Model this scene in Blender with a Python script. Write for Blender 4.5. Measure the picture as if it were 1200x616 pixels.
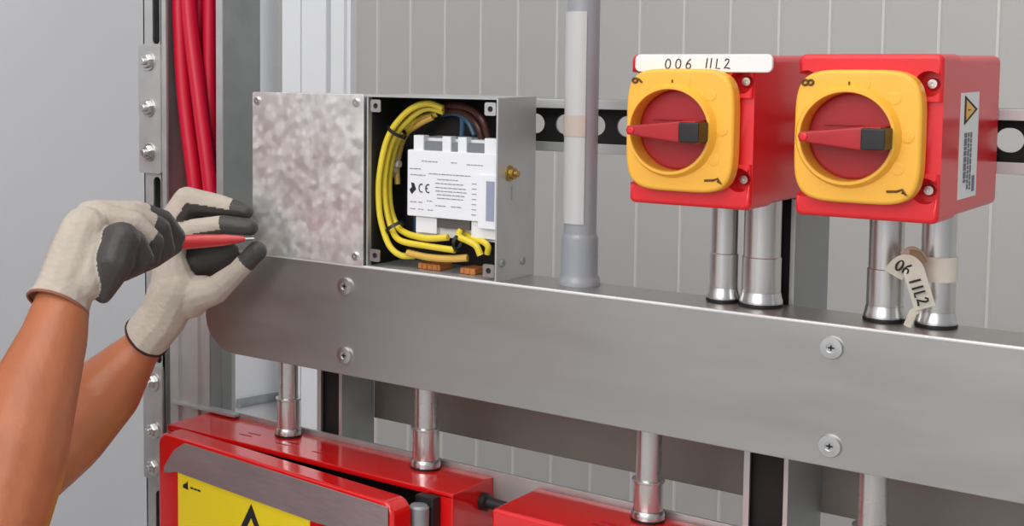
import bpy, bmesh, math, random
from mathutils import Vector, Matrix
from mathutils.kdtree import KDTree
random.seed(7)
S = bpy.context.scene
for o in list(bpy.data.objects):
    bpy.data.objects.remove(o)
PI = math.pi
# ------------------------------------------------------------------ camera, light, exposure
F, PX, PY = 1600.0, 330.0, 190.0            # focal length and principal point in pixels of the 1200x616 frame
PITCH = math.atan(123 / F)
YAW = math.atan(1370 / (F / math.cos(PITCH)))
EYE = Vector((0, -1.10, 1.55))
cd = bpy.data.cameras.new('camera'); cam = bpy.data.objects.new('camera', cd)
S.collection.objects.link(cam); S.camera = cam
cam.location = EYE; cam.rotation_euler = (PI / 2 - PITCH, 0, YAW)
cd.sensor_fit = 'HORIZONTAL'; cd.sensor_width = 36; cd.lens = F / 1200 * 36
cd.shift_x = (600 - PX) / 1200; cd.shift_y = (PY - 308) / 1200
cd.clip_start = .02

S.view_settings.view_transform = 'Standard'; S.view_settings.look = 'None'
S.view_settings.gamma = 1; S.view_settings.use_curve_mapping = False
S.view_settings.exposure = 0.10

w = bpy.data.worlds.new('world'); S.world = w; w.use_nodes = True
bg = w.node_tree.nodes['Background']
bg.inputs['Color'].default_value = (.93, .95, 1.0, 1)
_tc = w.node_tree.nodes.new('ShaderNodeTexCoord'); _sp = w.node_tree.nodes.new('ShaderNodeSeparateXYZ'); _mr = w.node_tree.nodes.new('ShaderNodeMapRange')
_mr.inputs['From Min'].default_value = -.7; _mr.inputs['From Max'].default_value = .9      # added left-right gradient in the world light, so right-hand sides darken
_mr.inputs['To Min'].default_value = 1.10; _mr.inputs['To Max'].default_value = .38
w.node_tree.links.new(_tc.outputs['Generated'], _sp.inputs[0]); w.node_tree.links.new(_sp.outputs['X'], _mr.inputs['Value']); w.node_tree.links.new(_mr.outputs['Result'], bg.inputs['Strength'])

def area(name, loc, target, sx, sy, power, col):
    l = bpy.data.lights.new(name, 'AREA'); l.shape = 'RECTANGLE'; l.size = sx; l.size_y = sy
    l.energy = power; l.color = col
    o = bpy.data.objects.new(name, l); S.collection.objects.link(o)
    o.location = loc; o.rotation_euler = (Vector(target) - Vector(loc)).to_track_quat('-Z', 'Y').to_euler()
    return o
area('hall_window_light', (-.8, -3.6, 2.9), (-.7, .1, 1.2), 3.6, 2.0, 75, (1, .97, .93))
area('overhead_fill_light', (-.5, -.9, 3.2), (-.5, .1, 1.2), 2.0, 1.0, 15, (1, .97, .92))  # added area light overhead

# ------------------------------------------------------------------ measuring helpers
_fw = Vector((-math.sin(YAW) * math.cos(PITCH), math.cos(YAW) * math.cos(PITCH), -math.sin(PITCH)))
_rt = Vector((math.cos(YAW), math.sin(YAW), 0)); _up = _rt.cross(_fw)
def ray(x, y): return _fw + _rt * ((x - PX) / F) - _up * ((y - PY) / F)
def at(x, y, Y=0.0):
    d = ray(x, y); return EYE + d * ((Y - EYE.y) / d.y)
def atX(x, y, X):
    d = ray(x, y); return EYE + d * ((X - EYE.x) / d.x)
def atZ(x, y, Z):
    d = ray(x, y); return EYE + d * ((Z - EYE.z) / d.z)
def pz(x, y, z): return EYE + ray(x, y) * z

# ------------------------------------------------------------------ mesh helpers
def nb(): return bmesh.new()
def merge(bm, t, M=None):
    if M is not None: bmesh.ops.transform(t, matrix=M, verts=t.verts)
    me = bpy.data.meshes.new('t'); t.to_mesh(me); t.free(); bm.from_mesh(me); bpy.data.meshes.remove(me)
def box(bm, x0, x1, y0, y1, z0, z1, bev=0.0, seg=2, M=None):
    t = nb(); bmesh.ops.create_cube(t, size=1)
    bmesh.ops.transform(t, matrix=Matrix.Translation(((x0+x1)/2, (y0+y1)/2, (z0+z1)/2)) @ Matrix.Diagonal((x1-x0, y1-y0, z1-z0, 1)), verts=t.verts)
    if bev: bmesh.ops.bevel(t, geom=t.edges[:], offset=bev, segments=seg, profile=.5, affect='EDGES')
    merge(bm, t, M); return bm
def prism(bm, pts, y0, y1, bev=0.0, seg=2, M=None, holes=(), bside='both'):
    """polygon in X-Z extruded from y0 to y1, with optional holes"""
    t = nb(); edges = []
    for loop in [pts] + list(holes):
        vs = [t.verts.new((p[0], y0, p[1])) for p in loop]
        edges += [t.edges.new((vs[i], vs[(i+1) % len(vs)])) for i in range(len(vs))]
    if holes: bmesh.ops.triangle_fill(t, edges=edges, use_beauty=True)
    else: t.faces.new(t.verts[:])
    r = bmesh.ops.extrude_face_region(t, geom=t.faces[:])
    bmesh.ops.translate(t, vec=(0, y1 - y0, 0), verts=[v for v in r['geom'] if isinstance(v, bmesh.types.BMVert)])
    bmesh.ops.recalc_face_normals(t, faces=t.faces); t.normal_update()
    if bev:
        rim = lambda e: len(e.link_faces) == 2 and abs(e.link_faces[0].normal.dot(e.link_faces[1].normal)) < .5
        es = [e for e in t.edges if rim(e) and abs(e.verts[0].co.y - e.verts[1].co.y) < 1e-6 and (bside != 'front' or abs(e.verts[0].co.y - y0) < 1e-6)]
        bmesh.ops.bevel(t, geom=es, offset=bev, segments=seg, profile=.5, affect='EDGES')
    merge(bm, t, M); return bm
def vprism(bm, pts, z0, z1, bev=0.0):
    """polygon in X-Y extruded along Z"""
    t = nb(); vs = [t.verts.new((p[0], p[1], z0)) for p in pts]; t.faces.new(vs)
    r = bmesh.ops.extrude_face_region(t, geom=t.faces[:])
    bmesh.ops.translate(t, vec=(0, 0, z1 - z0), verts=[v for v in r['geom'] if isinstance(v, bmesh.types.BMVert)])
    bmesh.ops.recalc_face_normals(t, faces=t.faces)
    if bev: bmesh.ops.bevel(t, geom=t.edges[:], offset=bev, segments=2, affect='EDGES')
    merge(bm, t); return bm
def lathe(bm, prof, M=None, n=32, cap=True):
    """prof: list of (radius, z) turned about Z"""
    t = nb(); rings = []
    for r, z in prof:
        rings.append([t.verts.new((r * math.cos(2*PI*i/n), r * math.sin(2*PI*i/n), z)) for i in range(n)])
    for a, b in zip(rings, rings[1:]):
        for i in range(n): t.faces.new((a[i], a[(i+1) % n], b[(i+1) % n], b[i]))
    if cap:
        t.faces.new(rings[0][::-1]); t.faces.new(rings[-1])
    bmesh.ops.recalc_face_normals(t, faces=t.faces)
    merge(bm, t, M); return bm
def spline(pts, k=8):
    pts = [Vector(p) for p in pts]; out = []
    P = [pts[0]*2 - pts[1]] + pts + [pts[-1]*2 - pts[-2]]
    for i in range(1, len(P) - 2):
        a, b, c, d = P[i-1:i+3]
        for j in range(k):
            t = j / k
            out.append(.5 * ((2*b) + (c-a)*t + (2*a-5*b+4*c-d)*t*t + (3*b-a-3*c+d)*t**3))
    return out + [pts[-1]]
def tube(bm, path, r, n=12, flat=1.0):
    t = nb(); path = [Vector(p) for p in path]; rings = []; up = None
    for i, p in enumerate(path):
        d = (path[min(i+1, len(path)-1)] - path[max(i-1, 0)]).normalized()
        if up is None:
            up = Vector((0, 1, 0)) if abs(d.y) < .9 else Vector((0, 0, 1))
        sx = d.cross(up).normalized(); up = sx.cross(d).normalized()
        rr = r[i] if isinstance(r, (list, tuple)) else r
        rings.append([t.verts.new(p + sx*rr*math.cos(2*PI*k/n) + up*rr*flat*math.sin(2*PI*k/n)) for k in range(n)])
    for a, b in zip(rings, rings[1:]):
        for k in range(n): t.faces.new((a[k], a[(k+1) % n], b[(k+1) % n], b[k]))
    t.faces.new(rings[0][::-1]); t.faces.new(rings[-1])
    bmesh.ops.recalc_face_normals(t, faces=t.faces)
    merge(bm, t); return bm
def circ(cx, cz, r, n=24, a0=0): return [(cx + r*math.cos(a0 + 2*PI*i/n), cz + r*math.sin(a0 + 2*PI*i/n)) for i in range(n)]
def rrect(x0, x1, z0, z1, r, n=6):
    out = []
    for cx, cz, a in ((x1-r, z1-r, 0), (x0+r, z1-r, PI/2), (x0+r, z0+r, PI), (x1-r, z0+r, 1.5*PI)):
        out += [(cx + r*math.cos(a + PI/2*i/n), cz + r*math.sin(a + PI/2*i/n)) for i in range(n+1)]
    return out
def slot(cx, cz, hx, hz, n=8):
    if hx >= hz: return rrect(cx-hx, cx+hx, cz-hz, cz+hz, hz*.999, n)
    return rrect(cx-hx, cx+hx, cz-hz, cz+hz, hx*.999, n)

def root_of(o):
    while o.parent: o = o.parent
    return o
def obj(name, bm, mat, parent=None, smooth=35):
    me = bpy.data.meshes.new(name); bm.to_mesh(me); bm.free()
    for m in (mat if isinstance(mat, (list, tuple)) else [mat]): me.materials.append(m)
    if smooth:
        me.shade_smooth(); me.set_sharp_from_angle(angle=math.radians(smooth))
    o = bpy.data.objects.new(name, me); S.collection.objects.link(o)
    if smooth:
        wn = o.modifiers.new('flat_faces', 'WEIGHTED_NORMAL'); wn.keep_sharp = True; wn.weight = 90
    if parent:
        o.parent = parent
        if parent.type == 'EMPTY': o.matrix_parent_inverse = Matrix.Translation(-parent.location)
    return o
def tag(o, label, cat, group=None, kind=None):
    o['label'] = label
    if cat: o['category'] = cat
    if group: o['group'] = group
    if kind: o['kind'] = kind
    return o
def thing(name, loc, label, cat, group=None):
    o = bpy.data.objects.new(name, None); S.collection.objects.link(o); o.location = loc; o.empty_display_size = .05
    return tag(o, label, cat, group)
def struct(name, bm, mat, **k):
    o = obj(name, bm, mat, **k); o['kind'] = 'structure'; return o
def boolean_cut(o, cutter_bm):
    me = bpy.data.meshes.new('cut'); cutter_bm.to_mesh(me); cutter_bm.free()
    c = bpy.data.objects.new('cut', me); S.collection.objects.link(c)
    m = o.modifiers.new('b', 'BOOLEAN'); m.object = c; m.operation = 'DIFFERENCE'; m.solver = 'EXACT'
    dg = bpy.context.evaluated_depsgraph_get()
    new = bpy.data.meshes.new_from_object(o.evaluated_get(dg)); old = o.data
    o.modifiers.clear(); o.data = new; bpy.data.meshes.remove(old)
    bpy.data.objects.remove(c); bpy.data.meshes.remove(me)
    new.shade_smooth(); new.set_sharp_from_angle(angle=math.radians(35))
    wn = o.modifiers.new('flat_faces', 'WEIGHTED_NORMAL'); wn.keep_sharp = True; wn.weight = 90

# ------------------------------------------------------------------ materials
def lin(c):
    return tuple(((v/255)/12.92 if v/255 <= .04045 else ((v/255+.055)/1.055)**2.4) for v in c)
def mat(name, rgb, rough=.5, metal=0.0, noise=0.0, nscale=40, bump=0.0, bscale=200, coat=0.0, spec=.5, trans=0.0, sss=0.0, rough_var=0.0, stretch=(1, 1, 1), voron=0.0, vscale=60):
    m = bpy.data.materials.new(name); m.use_nodes = True; nt = m.node_tree; N = nt.nodes; L = nt.links
    b = N['Principled BSDF']; c = lin(rgb)
    b.inputs['Base Color'].default_value = (*c, 1); b.inputs['Roughness'].default_value = rough
    b.inputs['Metallic'].default_value = metal; b.inputs['Coat Weight'].default_value = coat
    b.inputs['Coat Roughness'].default_value = .12
    b.inputs['Specular IOR Level'].default_value = spec
    b.inputs['Transmission Weight'].default_value = trans
    if sss:
        b.inputs['Subsurface Weight'].default_value = sss; b.inputs['Subsurface Radius'].default_value = (.012, .005, .003)
        b.inputs['Subsurface Scale'].default_value = 1
    tc = N.new('ShaderNodeTexCoord'); mp = N.new('ShaderNodeMapping'); mp.inputs['Scale'].default_value = stretch
    L.new(tc.outputs['Object'], mp.inputs['Vector'])
    if noise or rough_var or voron:
        n = N.new('ShaderNodeTexNoise'); n.inputs['Scale'].default_value = nscale; n.inputs['Detail'].default_value = 4
        L.new(mp.outputs['Vector'], n.inputs['Vector']); fac = n.outputs['Fac']
        if voron:
            v = N.new('ShaderNodeTexVoronoi'); v.inputs['Scale'].default_value = vscale; v.feature = 'SMOOTH_F1'
            L.new(mp.outputs['Vector'], v.inputs['Vector'])
            sx = N.new('ShaderNodeSeparateColor'); L.new(v.outputs['Color'], sx.inputs['Color'])
            mx = N.new('ShaderNodeMix'); mx.inputs['Factor'].default_value = voron
            L.new(fac, mx.inputs['A']); L.new(sx.outputs['Red'], mx.inputs['B']); fac = mx.outputs['Result']
        if noise:
            mr = N.new('ShaderNodeMapRange'); mr.inputs['From Min'].default_value = .2; mr.inputs['From Max'].default_value = .8
            mr.inputs['To Min'].default_value = 1 - noise; mr.inputs['To Max'].default_value = 1 + noise
            L.new(fac, mr.inputs['Value'])
            h = N.new('ShaderNodeVectorMath'); h.operation = 'SCALE'; h.inputs[0].default_value = c
            L.new(mr.outputs['Result'], h.inputs['Scale']); L.new(h.outputs['Vector'], b.inputs['Base Color'])
        if rough_var:
            mr = N.new('ShaderNodeMapRange'); mr.inputs['From Min'].default_value = .2; mr.inputs['From Max'].default_value = .8
            mr.inputs['To Min'].default_value = max(.02, rough - rough_var); mr.inputs['To Max'].default_value = min(1, rough + rough_var)
            L.new(fac, mr.inputs['Value']); L.new(mr.outputs['Result'], b.inputs['Roughness'])
    if bump:
        n2 = N.new('ShaderNodeTexNoise'); n2.inputs['Scale'].default_value = bscale; n2.inputs['Detail'].default_value = 3
        L.new(mp.outputs['Vector'], n2.inputs['Vector'])
        bp = N.new('ShaderNodeBump'); bp.inputs['Strength'].default_value = bump; bp.inputs['Distance'].default_value = .002
        L.new(n2.outputs['Fac'], bp.inputs['Height']); L.new(bp.outputs['Normal'], b.inputs['Normal'])
    return m
M = {}
M['panel'] = mat('painted_panel', (187, 186, 183), .5, noise=.03, nscale=3, spec=.4)
M['panel_rib'] = mat('panel_rib_highlight', (212, 210, 206), .4)  # paler rib colour stands in for light caught on the bevels
M['wall_left'] = mat('white_panel', (240, 242, 247), .6, noise=.03, nscale=2)
M['floor'] = mat('concrete', (190, 187, 182), .7, noise=.12, nscale=6, bump=.2, bscale=60)
M['trim'] = mat('white_trim', (242, 244, 247), .4)
M['beam'] = mat('galvanised_sheet', (181, 180, 177), .36, .88, noise=.05, nscale=5, rough_var=.05, stretch=(1, 1, 5), voron=.2, vscale=22)
M['galv'] = mat('galvanised', (198, 200, 199), .42, .65, noise=.10, nscale=30, rough_var=.08)
M['galv_dark'] = mat('weathered_galvanised', (158, 163, 163), .5, .5, noise=.15, nscale=25, rough_var=.1)
M['spangle'] = mat('spangled_zinc', (242, 242, 239), .40, .75, noise=.11, nscale=60, rough_var=.10, voron=.6, vscale=150)
M['steel'] = mat('polished_conduit', (212, 211, 207), .28, .9, noise=.05, nscale=12, rough_var=.04)
M['screw'] = mat('zinc_screw', (214, 214, 212), .28, 1)
M['dark'] = mat('recess_shade', (26, 24, 24), .7)  # near-black colour that paints the shade in recesses and holes
M['rail'] = mat('dull_rail_steel', (142, 136, 128), .5, .4, noise=.10, nscale=12, rough_var=.08)
M['rubber'] = mat('black_rubber', (24, 24, 26), .5)
M['red'] = mat('red_plastic', (226, 26, 36), .34, noise=.03, nscale=15, coat=.25, bump=.05, bscale=500)
M['red_top'] = mat('red_enclosure_plastic', (224, 20, 22), .16, noise=.03, nscale=12, coat=.8)
M['red_handle'] = mat('red_handle_plastic', (176, 32, 40), .35, noise=.03, nscale=20)
M['red_cable'] = mat('red_cable_sheath', (206, 18, 54), .35, noise=.05, nscale=30)
M['yellow'] = mat('yellow_plastic', (250, 186, 66), .42, noise=.04, nscale=14, bump=.06, bscale=300)
M['yellow_label'] = mat('yellow_label_film', (255, 226, 40), .35)
M['black'] = mat('black_plastic', (30, 28, 28), .4)
M['ink'] = mat('black_ink', (34, 32, 32), .6)
M['cast_mark'] = mat('dark_cast_marking', (92, 62, 8), .5)
M['grey_ink'] = mat('grey_print', (120, 122, 128), .6)
M['white'] = mat('white_plastic', (236, 238, 243), .4)
M['paper'] = mat('white_paper', (238, 238, 236), .7)
M['tag_paper'] = mat('aged_paper', (222, 216, 200), .7, noise=.08, nscale=60)
M['tape'] = mat('grey_tape_film', (142, 126, 128), .24, noise=.12, nscale=14, coat=1, bump=.5, bscale=30, stretch=(1, 1, 3))
M['pole'] = mat('grey_plastic_pipe', (150, 154, 160), .35, coat=.3)
M['highlight_strip'] = mat('pipe_highlight', (193, 193, 194), .25, coat=.5)
M['pole_band'] = mat('beige_pole_band', (190, 176, 166), .35)
M['yellow_wire'] = mat('yellow_wire_sheath', (232, 208, 60), .35, noise=.06, nscale=60)
M['amber_wire'] = mat('amber_wire_sheath', (216, 176, 84), .4)
M['brown_wire'] = mat('brown_wire_sheath', (74, 42, 36), .4)
M['blue_wire'] = mat('blue_wire_sheath', (62, 96, 122), .4)
M['copper'] = mat('orange_terminal', (190, 118, 60), .45)
M['brass'] = mat('brass', (190, 160, 90), .35, 1)
M['skin'] = mat('skin', (176, 104, 68), .42, noise=.14, nscale=22, bump=.25, bscale=160, sss=.06)
M['knit'] = mat('cream_knit', (190, 179, 166), .85, noise=.08, nscale=40, bump=.6, bscale=150)
M['coating'] = mat('dark_rubber_coating', (66, 63, 62), .5, noise=.14, nscale=60, bump=.3, bscale=260)
M['hem'] = mat('dark_hem', (58, 28, 26), .8)
M['hem_tan'] = mat('tan_hem', (150, 100, 84), .8)
M['shirt'] = mat('maroon_shirt', (122, 30, 36), .85, bump=.3, bscale=300)  # unseen shirt, made maroon to put a pink reflection on the beam
M['trousers'] = mat('grey_work_trousers', (92, 96, 92), .85, bump=.3, bscale=300)
M['boots'] = mat('brown_boots', (60, 44, 34), .6)
M['hair'] = mat('brown_hair', (52, 36, 26), .6, bump=.5, bscale=300)
M['eye'] = mat('eye_white', (230, 228, 224), .3)

# ------------------------------------------------------------------ room
bm = nb(); box(bm, -1.85, 3.2, -6.0, 1.06, -.05, 0); struct('floor', bm, M['floor'])
WY = 1.0
pts = []; x = -1.5518 - 3*.0765
prof = [(-1.80, WY)]
while x < 3.2:
    prof += [(x-.0034, WY), (x-.0018, WY-.003), (x+.0018, WY-.003), (x+.0034, WY)]
    x += .0765
prof += [(3.2, WY), (3.2, WY+.06), (-1.80, WY+.06)]
bm = nb(); vprism(bm, prof, 0, 3.4); wb = struct('wall_back', bm, [M['panel'], M['panel_rib']], smooth=0)
for p in wb.data.polygons:
    if abs(p.normal.z) < .5 and p.center.y < WY - .001: p.material_index = 1
bm = nb(); box(bm, -1.86, -1.80, -6.0, WY+.06, 0, 5.0); struct('wall_left', bm, M['wall_left'])
bm = nb()
for a, b, dd in ((330, 352, .03), (355, 384, .036), (387, 403, .03)):
    box(bm, at(a, 60, WY-.03).x, at(b, 60, WY-.03).x, WY-dd, WY, 0, 3.4, .003)
box(bm, at(330, 60, WY-.03).x, at(407, 60, WY-.03).x, WY-.02, WY, 0, 3.4)
struct('trim_1', bm, M['trim'])
bm = nb(); a, b = atX(240, 480, -1.795), atX(400, 451, -1.795)
tube(bm, [a + (b-a)*.22, b], .0095, 12)
obj_ = obj('wall_conduit', bm, M['galv_dark']); tag(obj_, 'thin grey conduit fixed along the left white wall, seen low behind the lower red enclosure', 'conduit')

# ------------------------------------------------------------------ left support: perforated upright and cable channel
def bolt(bm, c, r=.0085, h=.007, d=(0, -1, 0), washer=True):
    q = Vector((0, 0, 1)).rotation_difference(Vector(d)).to_matrix().to_4x4(); T = Matrix.Translation(c) @ q
    if washer: lathe(bm, [(r*1.35, 0), (r*1.35, .0015), (r*1.25, .002)], T, 24)
    lathe(bm, [(r, .0015), (r, h*.8), (r*.85, h)], T @ Matrix.Rotation(.3, 4, 'Z'), 6)
    lathe(bm, [(r*.5, h*.8), (r*.5, h*1.7), (r*.4, h*1.8)], T, 16)
U0, U1, UY = -1.2118, -1.1800, .060
t = thing('perforated_upright', (-1.196, .08, 0), 'pale perforated steel upright with bolted splice plates, leftmost post beside the red cables', 'steel upright')
bm = nb(); holes = []
z = 1.355 - .13*9
while z < 2.43:
    holes.append(slot(-1.1895, z, .0062, .050)); z += .13
prism(bm, [(U0, .02), (U1, .02), (U1, 2.5), (U0, 2.5)], UY, UY+.002, holes=holes)
box(bm, U0, U0+.002, UY, UY+.041, .02, 2.5); box(bm, U1-.002, U1, UY, UY+.041, .02, 2.5)
obj('post', bm, M['galv'], t)
bm = nb(); box(bm, U0+.002, U1-.002, UY+.030, UY+.040, .02, 2.5); o = obj('slot_shade', bm, M['dark'], t); o['label'] = 'dark sheet for the shade inside the slots'  # dark sheet behind the slots paints their inner shade
bm = nb(); box(bm, U0-.02, U1+.004, UY-.01, UY+.06, 0, .02, .003); obj('foot_plate', bm, M['galv'], t)
def splice(z0, z1, zs, x0):
    bm = nb(); prism(bm, rrect(x0, U1+.001, z0, z1, .003), UY-.0045, UY-.0002, .0008); p = obj('splice_plate', bm, M['galv'], t)
    for z in zs:
        b = nb(); bolt(b, (x0+.0185, UY-.0045, z)); obj('bolt', b, M['screw'], p)
splice(1.409, 1.566, (1.545, 1.489, 1.435), -1.2165)
splice(1.029, 1.172, (1.152, 1.092, 1.046), -1.2125)

CX0, CX1, CY0, CY1 = -1.1793, -1.0785, .060, .124
t = thing('cable_channel', (-1.129, .09, 1.335), 'grey steel cable channel with open front holding the red cables', 'cable channel')
bm = nb()
vprism(bm, [(CX0, CY0), (CX0+.0085, CY0), (CX0+.0085, CY0+.002), (CX0+.002, CY0+.002), (CX0+.002, CY1-.002), (CX1-.002, CY1-.002), (CX1-.002, CY0+.002),
            (CX1-.011, CY0+.002), (CX1-.011, CY0), (CX1, CY0), (CX1, CY1), (CX0, CY1)], 1.322, 2.5)
o = obj('channel_body', bm, M['galv_dark'], t)
bm = nb(); prism(bm, rrect(CX1-.0105, CX1-.0005, 1.322, 2.5, .001), CY0-.0016, CY0-.0002); obj('lip', bm, M['galv'], t)
bm = nb(); prism(bm, rrect(CX0+.0005, CX0+.008, 1.322, 2.5, .001), CY0-.0016, CY0-.0002); obj('lip', bm, M['galv'], t)
bm = nb(); box(bm, CX0+.003, CX1-.003, CY1-.004, CY1-.0025, 1.33, 2.49); o = obj('back_shade', bm, M['dark'], t); o['label'] = 'dark sheet for the shade at the channel back'  # dark sheet paints the shade behind the red cables
# red cables
cab = [('leftmost', (204, 0), (216, 110), (229, 222), .078, .0095), ('second from left, crossing in front', (221, 0), (233, 110), (247, 222), .074, .0095),
       ('half hidden behind the crossing one', (233, 0), (230, 110), (236, 222), .094, .009), ('rightmost, nearest the channel lip', (246, 0), (246, 110), (250, 222), .090, .0085),
       ('set back between the two left ones', (212, 0), (222, 110), (221, 222), .102, .009)]
for nm, a, b, c, Y, r in cab:
    p0, p1, p2 = [Vector((min(max(q.x, CX0+.0025+r), CX1-.0025-r), q.y, q.z)) for q in (at(*a, Y), at(*b, Y), at(*c, Y))]
    top = p0 + (p0 - p1)*1.2; top.z = 2.5; top.x = min(max(top.x, CX0+.016), CX1-.022)
    bm = nb(); tube(bm, spline([top, p0 + Vector((0, 0, .12)), p0, p1, p2, Vector((p2.x+.003, Y, 1.326))], 8), r, 16)
    tag(obj('red_cable', bm, M['red_cable']), 'red sheathed cable in the open steel channel, ' + nm, 'cable', 'red cables in the channel')
# lower posts under the channel
t = thing('slotted_strut', (-1.144, .08, 0), 'grey ribbed steel strut below the cable channel, left of the beam end', 'steel strut')
bm = nb()
L0, L1 = -1.1712, -1.1164
vprism(bm, [(L0, .062), (L0+.014, .062), (L0+.016, .066), (L0+.024, .066), (L0+.026, .062), (L1-.008, .062), (L1-.006, .066), (L1, .066), (L1, .12), (L0, .12)], 0.02, 1.322)
obj('post', bm, M['galv'], t)
bm = nb(); box(bm, L0-.002, L1-.004, .05, .135, 0, .02, .003); obj('foot_plate', bm, M['galv_dark'], t)
t = thing('steel_strut', (-1.09, .1, 0), 'slim grey steel strut with pale front edge, just under the left end of the beam', 'steel strut')
bm = nb(); vprism(bm, [(-1.1150, .064), (-1.1075, .064), (-1.1075, .066), (-1.1130, .066), (-1.1130, .103), (-1.115, .103)], .02, 1.322); obj('front_flange', bm, M['galv'], t)
bm = nb(); vprism(bm, [(-1.1128, .0665), (-1.1068, .0665), (-1.1068, .079), (-1.1080, .080), (-1.1080, .086), (-1.1068, .087), (-1.1068, .103), (-1.1128, .103)], .02, 1.322); obj('post', bm, M['galv_dark'], t)
bm = nb(); box(bm, -1.112, -1.08, .06, .125, 0, .02, .003); obj('foot_plate', bm, M['galv_dark'], t)

# ------------------------------------------------------------------ uprights and rails
def upright(x0, x1, yb, label):
    t = thing('channel_upright', ((x0+x1)/2, .1, 0), label, 'steel upright')
    bm = nb()
    vprism(bm, [(x0, .070), (x0+.0055, .070), (x0+.0055, .072), (x0+.002, .072), (x0+.002, yb-.002), (x1-.002, yb-.002), (x1-.002, .072),
                (x1-.004, .072), (x1-.004, .070), (x1, .070), (x1, yb), (x0, yb)], .02, 1.4295)
    box(bm, x0, x1, .1100, .135, 1.4294, 1.4560)
    obj('post', bm, M['galv_dark'], t)
    for a_, b_ in ((x0, x0+.0055), (x1-.004, x1)):
        bm = nb(); box(bm, a_, b_, .0690, .0698, .02, 1.4290, .0003); obj('lip', bm, M['galv'], t)
    bm = nb(); box(bm, x0+.0022, x1-.0022, .078, yb-.003, .02, 1.425); o = obj('channel_shade', bm, M['dark'], t); o['label'] = 'dark block for the shade inside the open channel'  # black fill paints the shade inside the channel opening
    bm = nb(); box(bm, x0-.02, x1+.02, .05, .165, 0, .02, .003); obj('foot_plate', bm, M['galv_dark'], t)
upright(-.946, -.911, .129, 'open channel steel upright behind the beam, between the two left lower conduits')
upright(-.4590, -.4195, .154, 'open channel steel upright behind the right half of the beam, under the switches')

t = thing('slotted_rail', (-.2, .12, 1.457), 'horizontal slotted steel rail behind the junction box and the two switches', 'mounting rail')
bm = nb(); hs = []
x = at(661, 145, .13).x - .0338*10
while x < .75:
    hs.append(slot(x, 1.4825, .0108, .0100)); x += .0338
prism(bm, [(-.98, 1.4565), (.8, 1.4565), (.8, 1.5085), (-.98, 1.5085)], .133, .135, holes=hs)
box(bm, -.98, .8, .110, .133, 1.4565, 1.4585); box(bm, -.98, .8, .110, .133, 1.5065, 1.5085)
obj('rail_body', bm, M['galv_dark'], t)
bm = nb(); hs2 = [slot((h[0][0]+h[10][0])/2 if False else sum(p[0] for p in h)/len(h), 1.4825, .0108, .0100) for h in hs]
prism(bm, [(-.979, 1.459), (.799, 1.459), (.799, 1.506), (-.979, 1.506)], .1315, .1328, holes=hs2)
o = obj('rail_shade', bm, M['dark'], t); o['label'] = 'dark sheet for the shade inside the rail'  # dark sheet puts the rail's inner shade into the colour
for z0, z1 in ((1.4565, 1.466), (1.4995, 1.5085)):
    bm = nb(); box(bm, -.98, .8, .1082, .1098, z0, z1, .0006); obj('lip', bm, M['galv'], t)

t = thing('cross_rail', (-.2, .15, 1.138), 'wide dull steel cross rail behind the uprights, just under the beam', 'steel rail')
bm = nb(); box(bm, -.93, .8, .1545, .157, 1.1332, 1.24, .0008); box(bm, -.93, .8, .157, .182, 1.1332, 1.1357); box(bm, -.93, .8, .157, .182, 1.2375, 1.24)
obj('rail_body', bm, M['rail'], t)
t = thing('back_strap', (-.4, .069, 1.1), 'flat pale steel strap along the back of the red enclosures', 'steel strap')
bm = nb(); box(bm, -1.165, .6, .0662, .0698, 1.085, 1.1335, .0006); obj('strap', bm, M['galv'], t)
bm = nb(); box(bm, -1.165, -1.06, .056, .0662, 1.1300, 1.1335, .0006); obj('end_bracket', bm, M['galv'], t)

# ------------------------------------------------------------------ the beam
BX0, BX1, BZ0, BZ1, BD = -1.052, .62, 1.2225, 1.3375, .066
t = thing('steel_beam', (-.2, .03, BZ0), 'long wide galvanised steel beam crossing the picture with four screws', 'beam')
bm = nb()
out = [(BX0+.034, BZ0), (BX0+.024, BZ0+.003), (BX0+.008, BZ0+.016), (BX0+.002, BZ0+.026), (BX0, BZ0+.036), (BX0, BZ1), (BX1, BZ1), (BX1, BZ0)]
prism(bm, out, 0, .0025, .0011, bside='front')
box(bm, BX0, BX1, .0012, BD, BZ1-.0022, BZ1+.0003, .0007)
box(bm, BX0+.038, BX1, .0020, .022, BZ0, BZ0+.0022)
box(bm, BX0, BX1, BD-.002, BD, BZ1-.016, BZ1-.001)
obj('beam_face', bm, M['beam'], t)
bm = nb(); box(bm, BX0+.001, BX1, -.0009, .0018, BZ1-.0014, BZ1+.0016, .0011, 3); o = obj('top_lip', bm, mat('edge_highlight', (232, 233, 233), .4, .4), t); o['label'] = 'top edge with its highlight line painted pale'  # whitish strip paints the light line along the beam's top edge
for px, py in ((405, 335), (404.5, 416), (975, 407), (973, 522)):
    c = at(px, py, 0); b = nb(); T = Matrix.Translation(c) @ Matrix.Rotation(PI/2, 4, 'X')
    lathe(b, [(.0092, -.0005), (.0092, .0018), (.0086, .0030), (.0040, .0033), (.0036, .0031), (.0034, .0024), (.001, .0024)], T, 28)
    s = obj('screw', b, M['screw'], t)
    b = nb(); box(b, c.x-.0026, c.x+.0026, -.0027, -.0022, c.z-.0006, c.z+.0006); box(b, c.x-.0006, c.x+.0006, -.0027, -.0022, c.z-.0022, c.z+.0022)
    obj('cross_slot', b, M['dark'], s)

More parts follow.
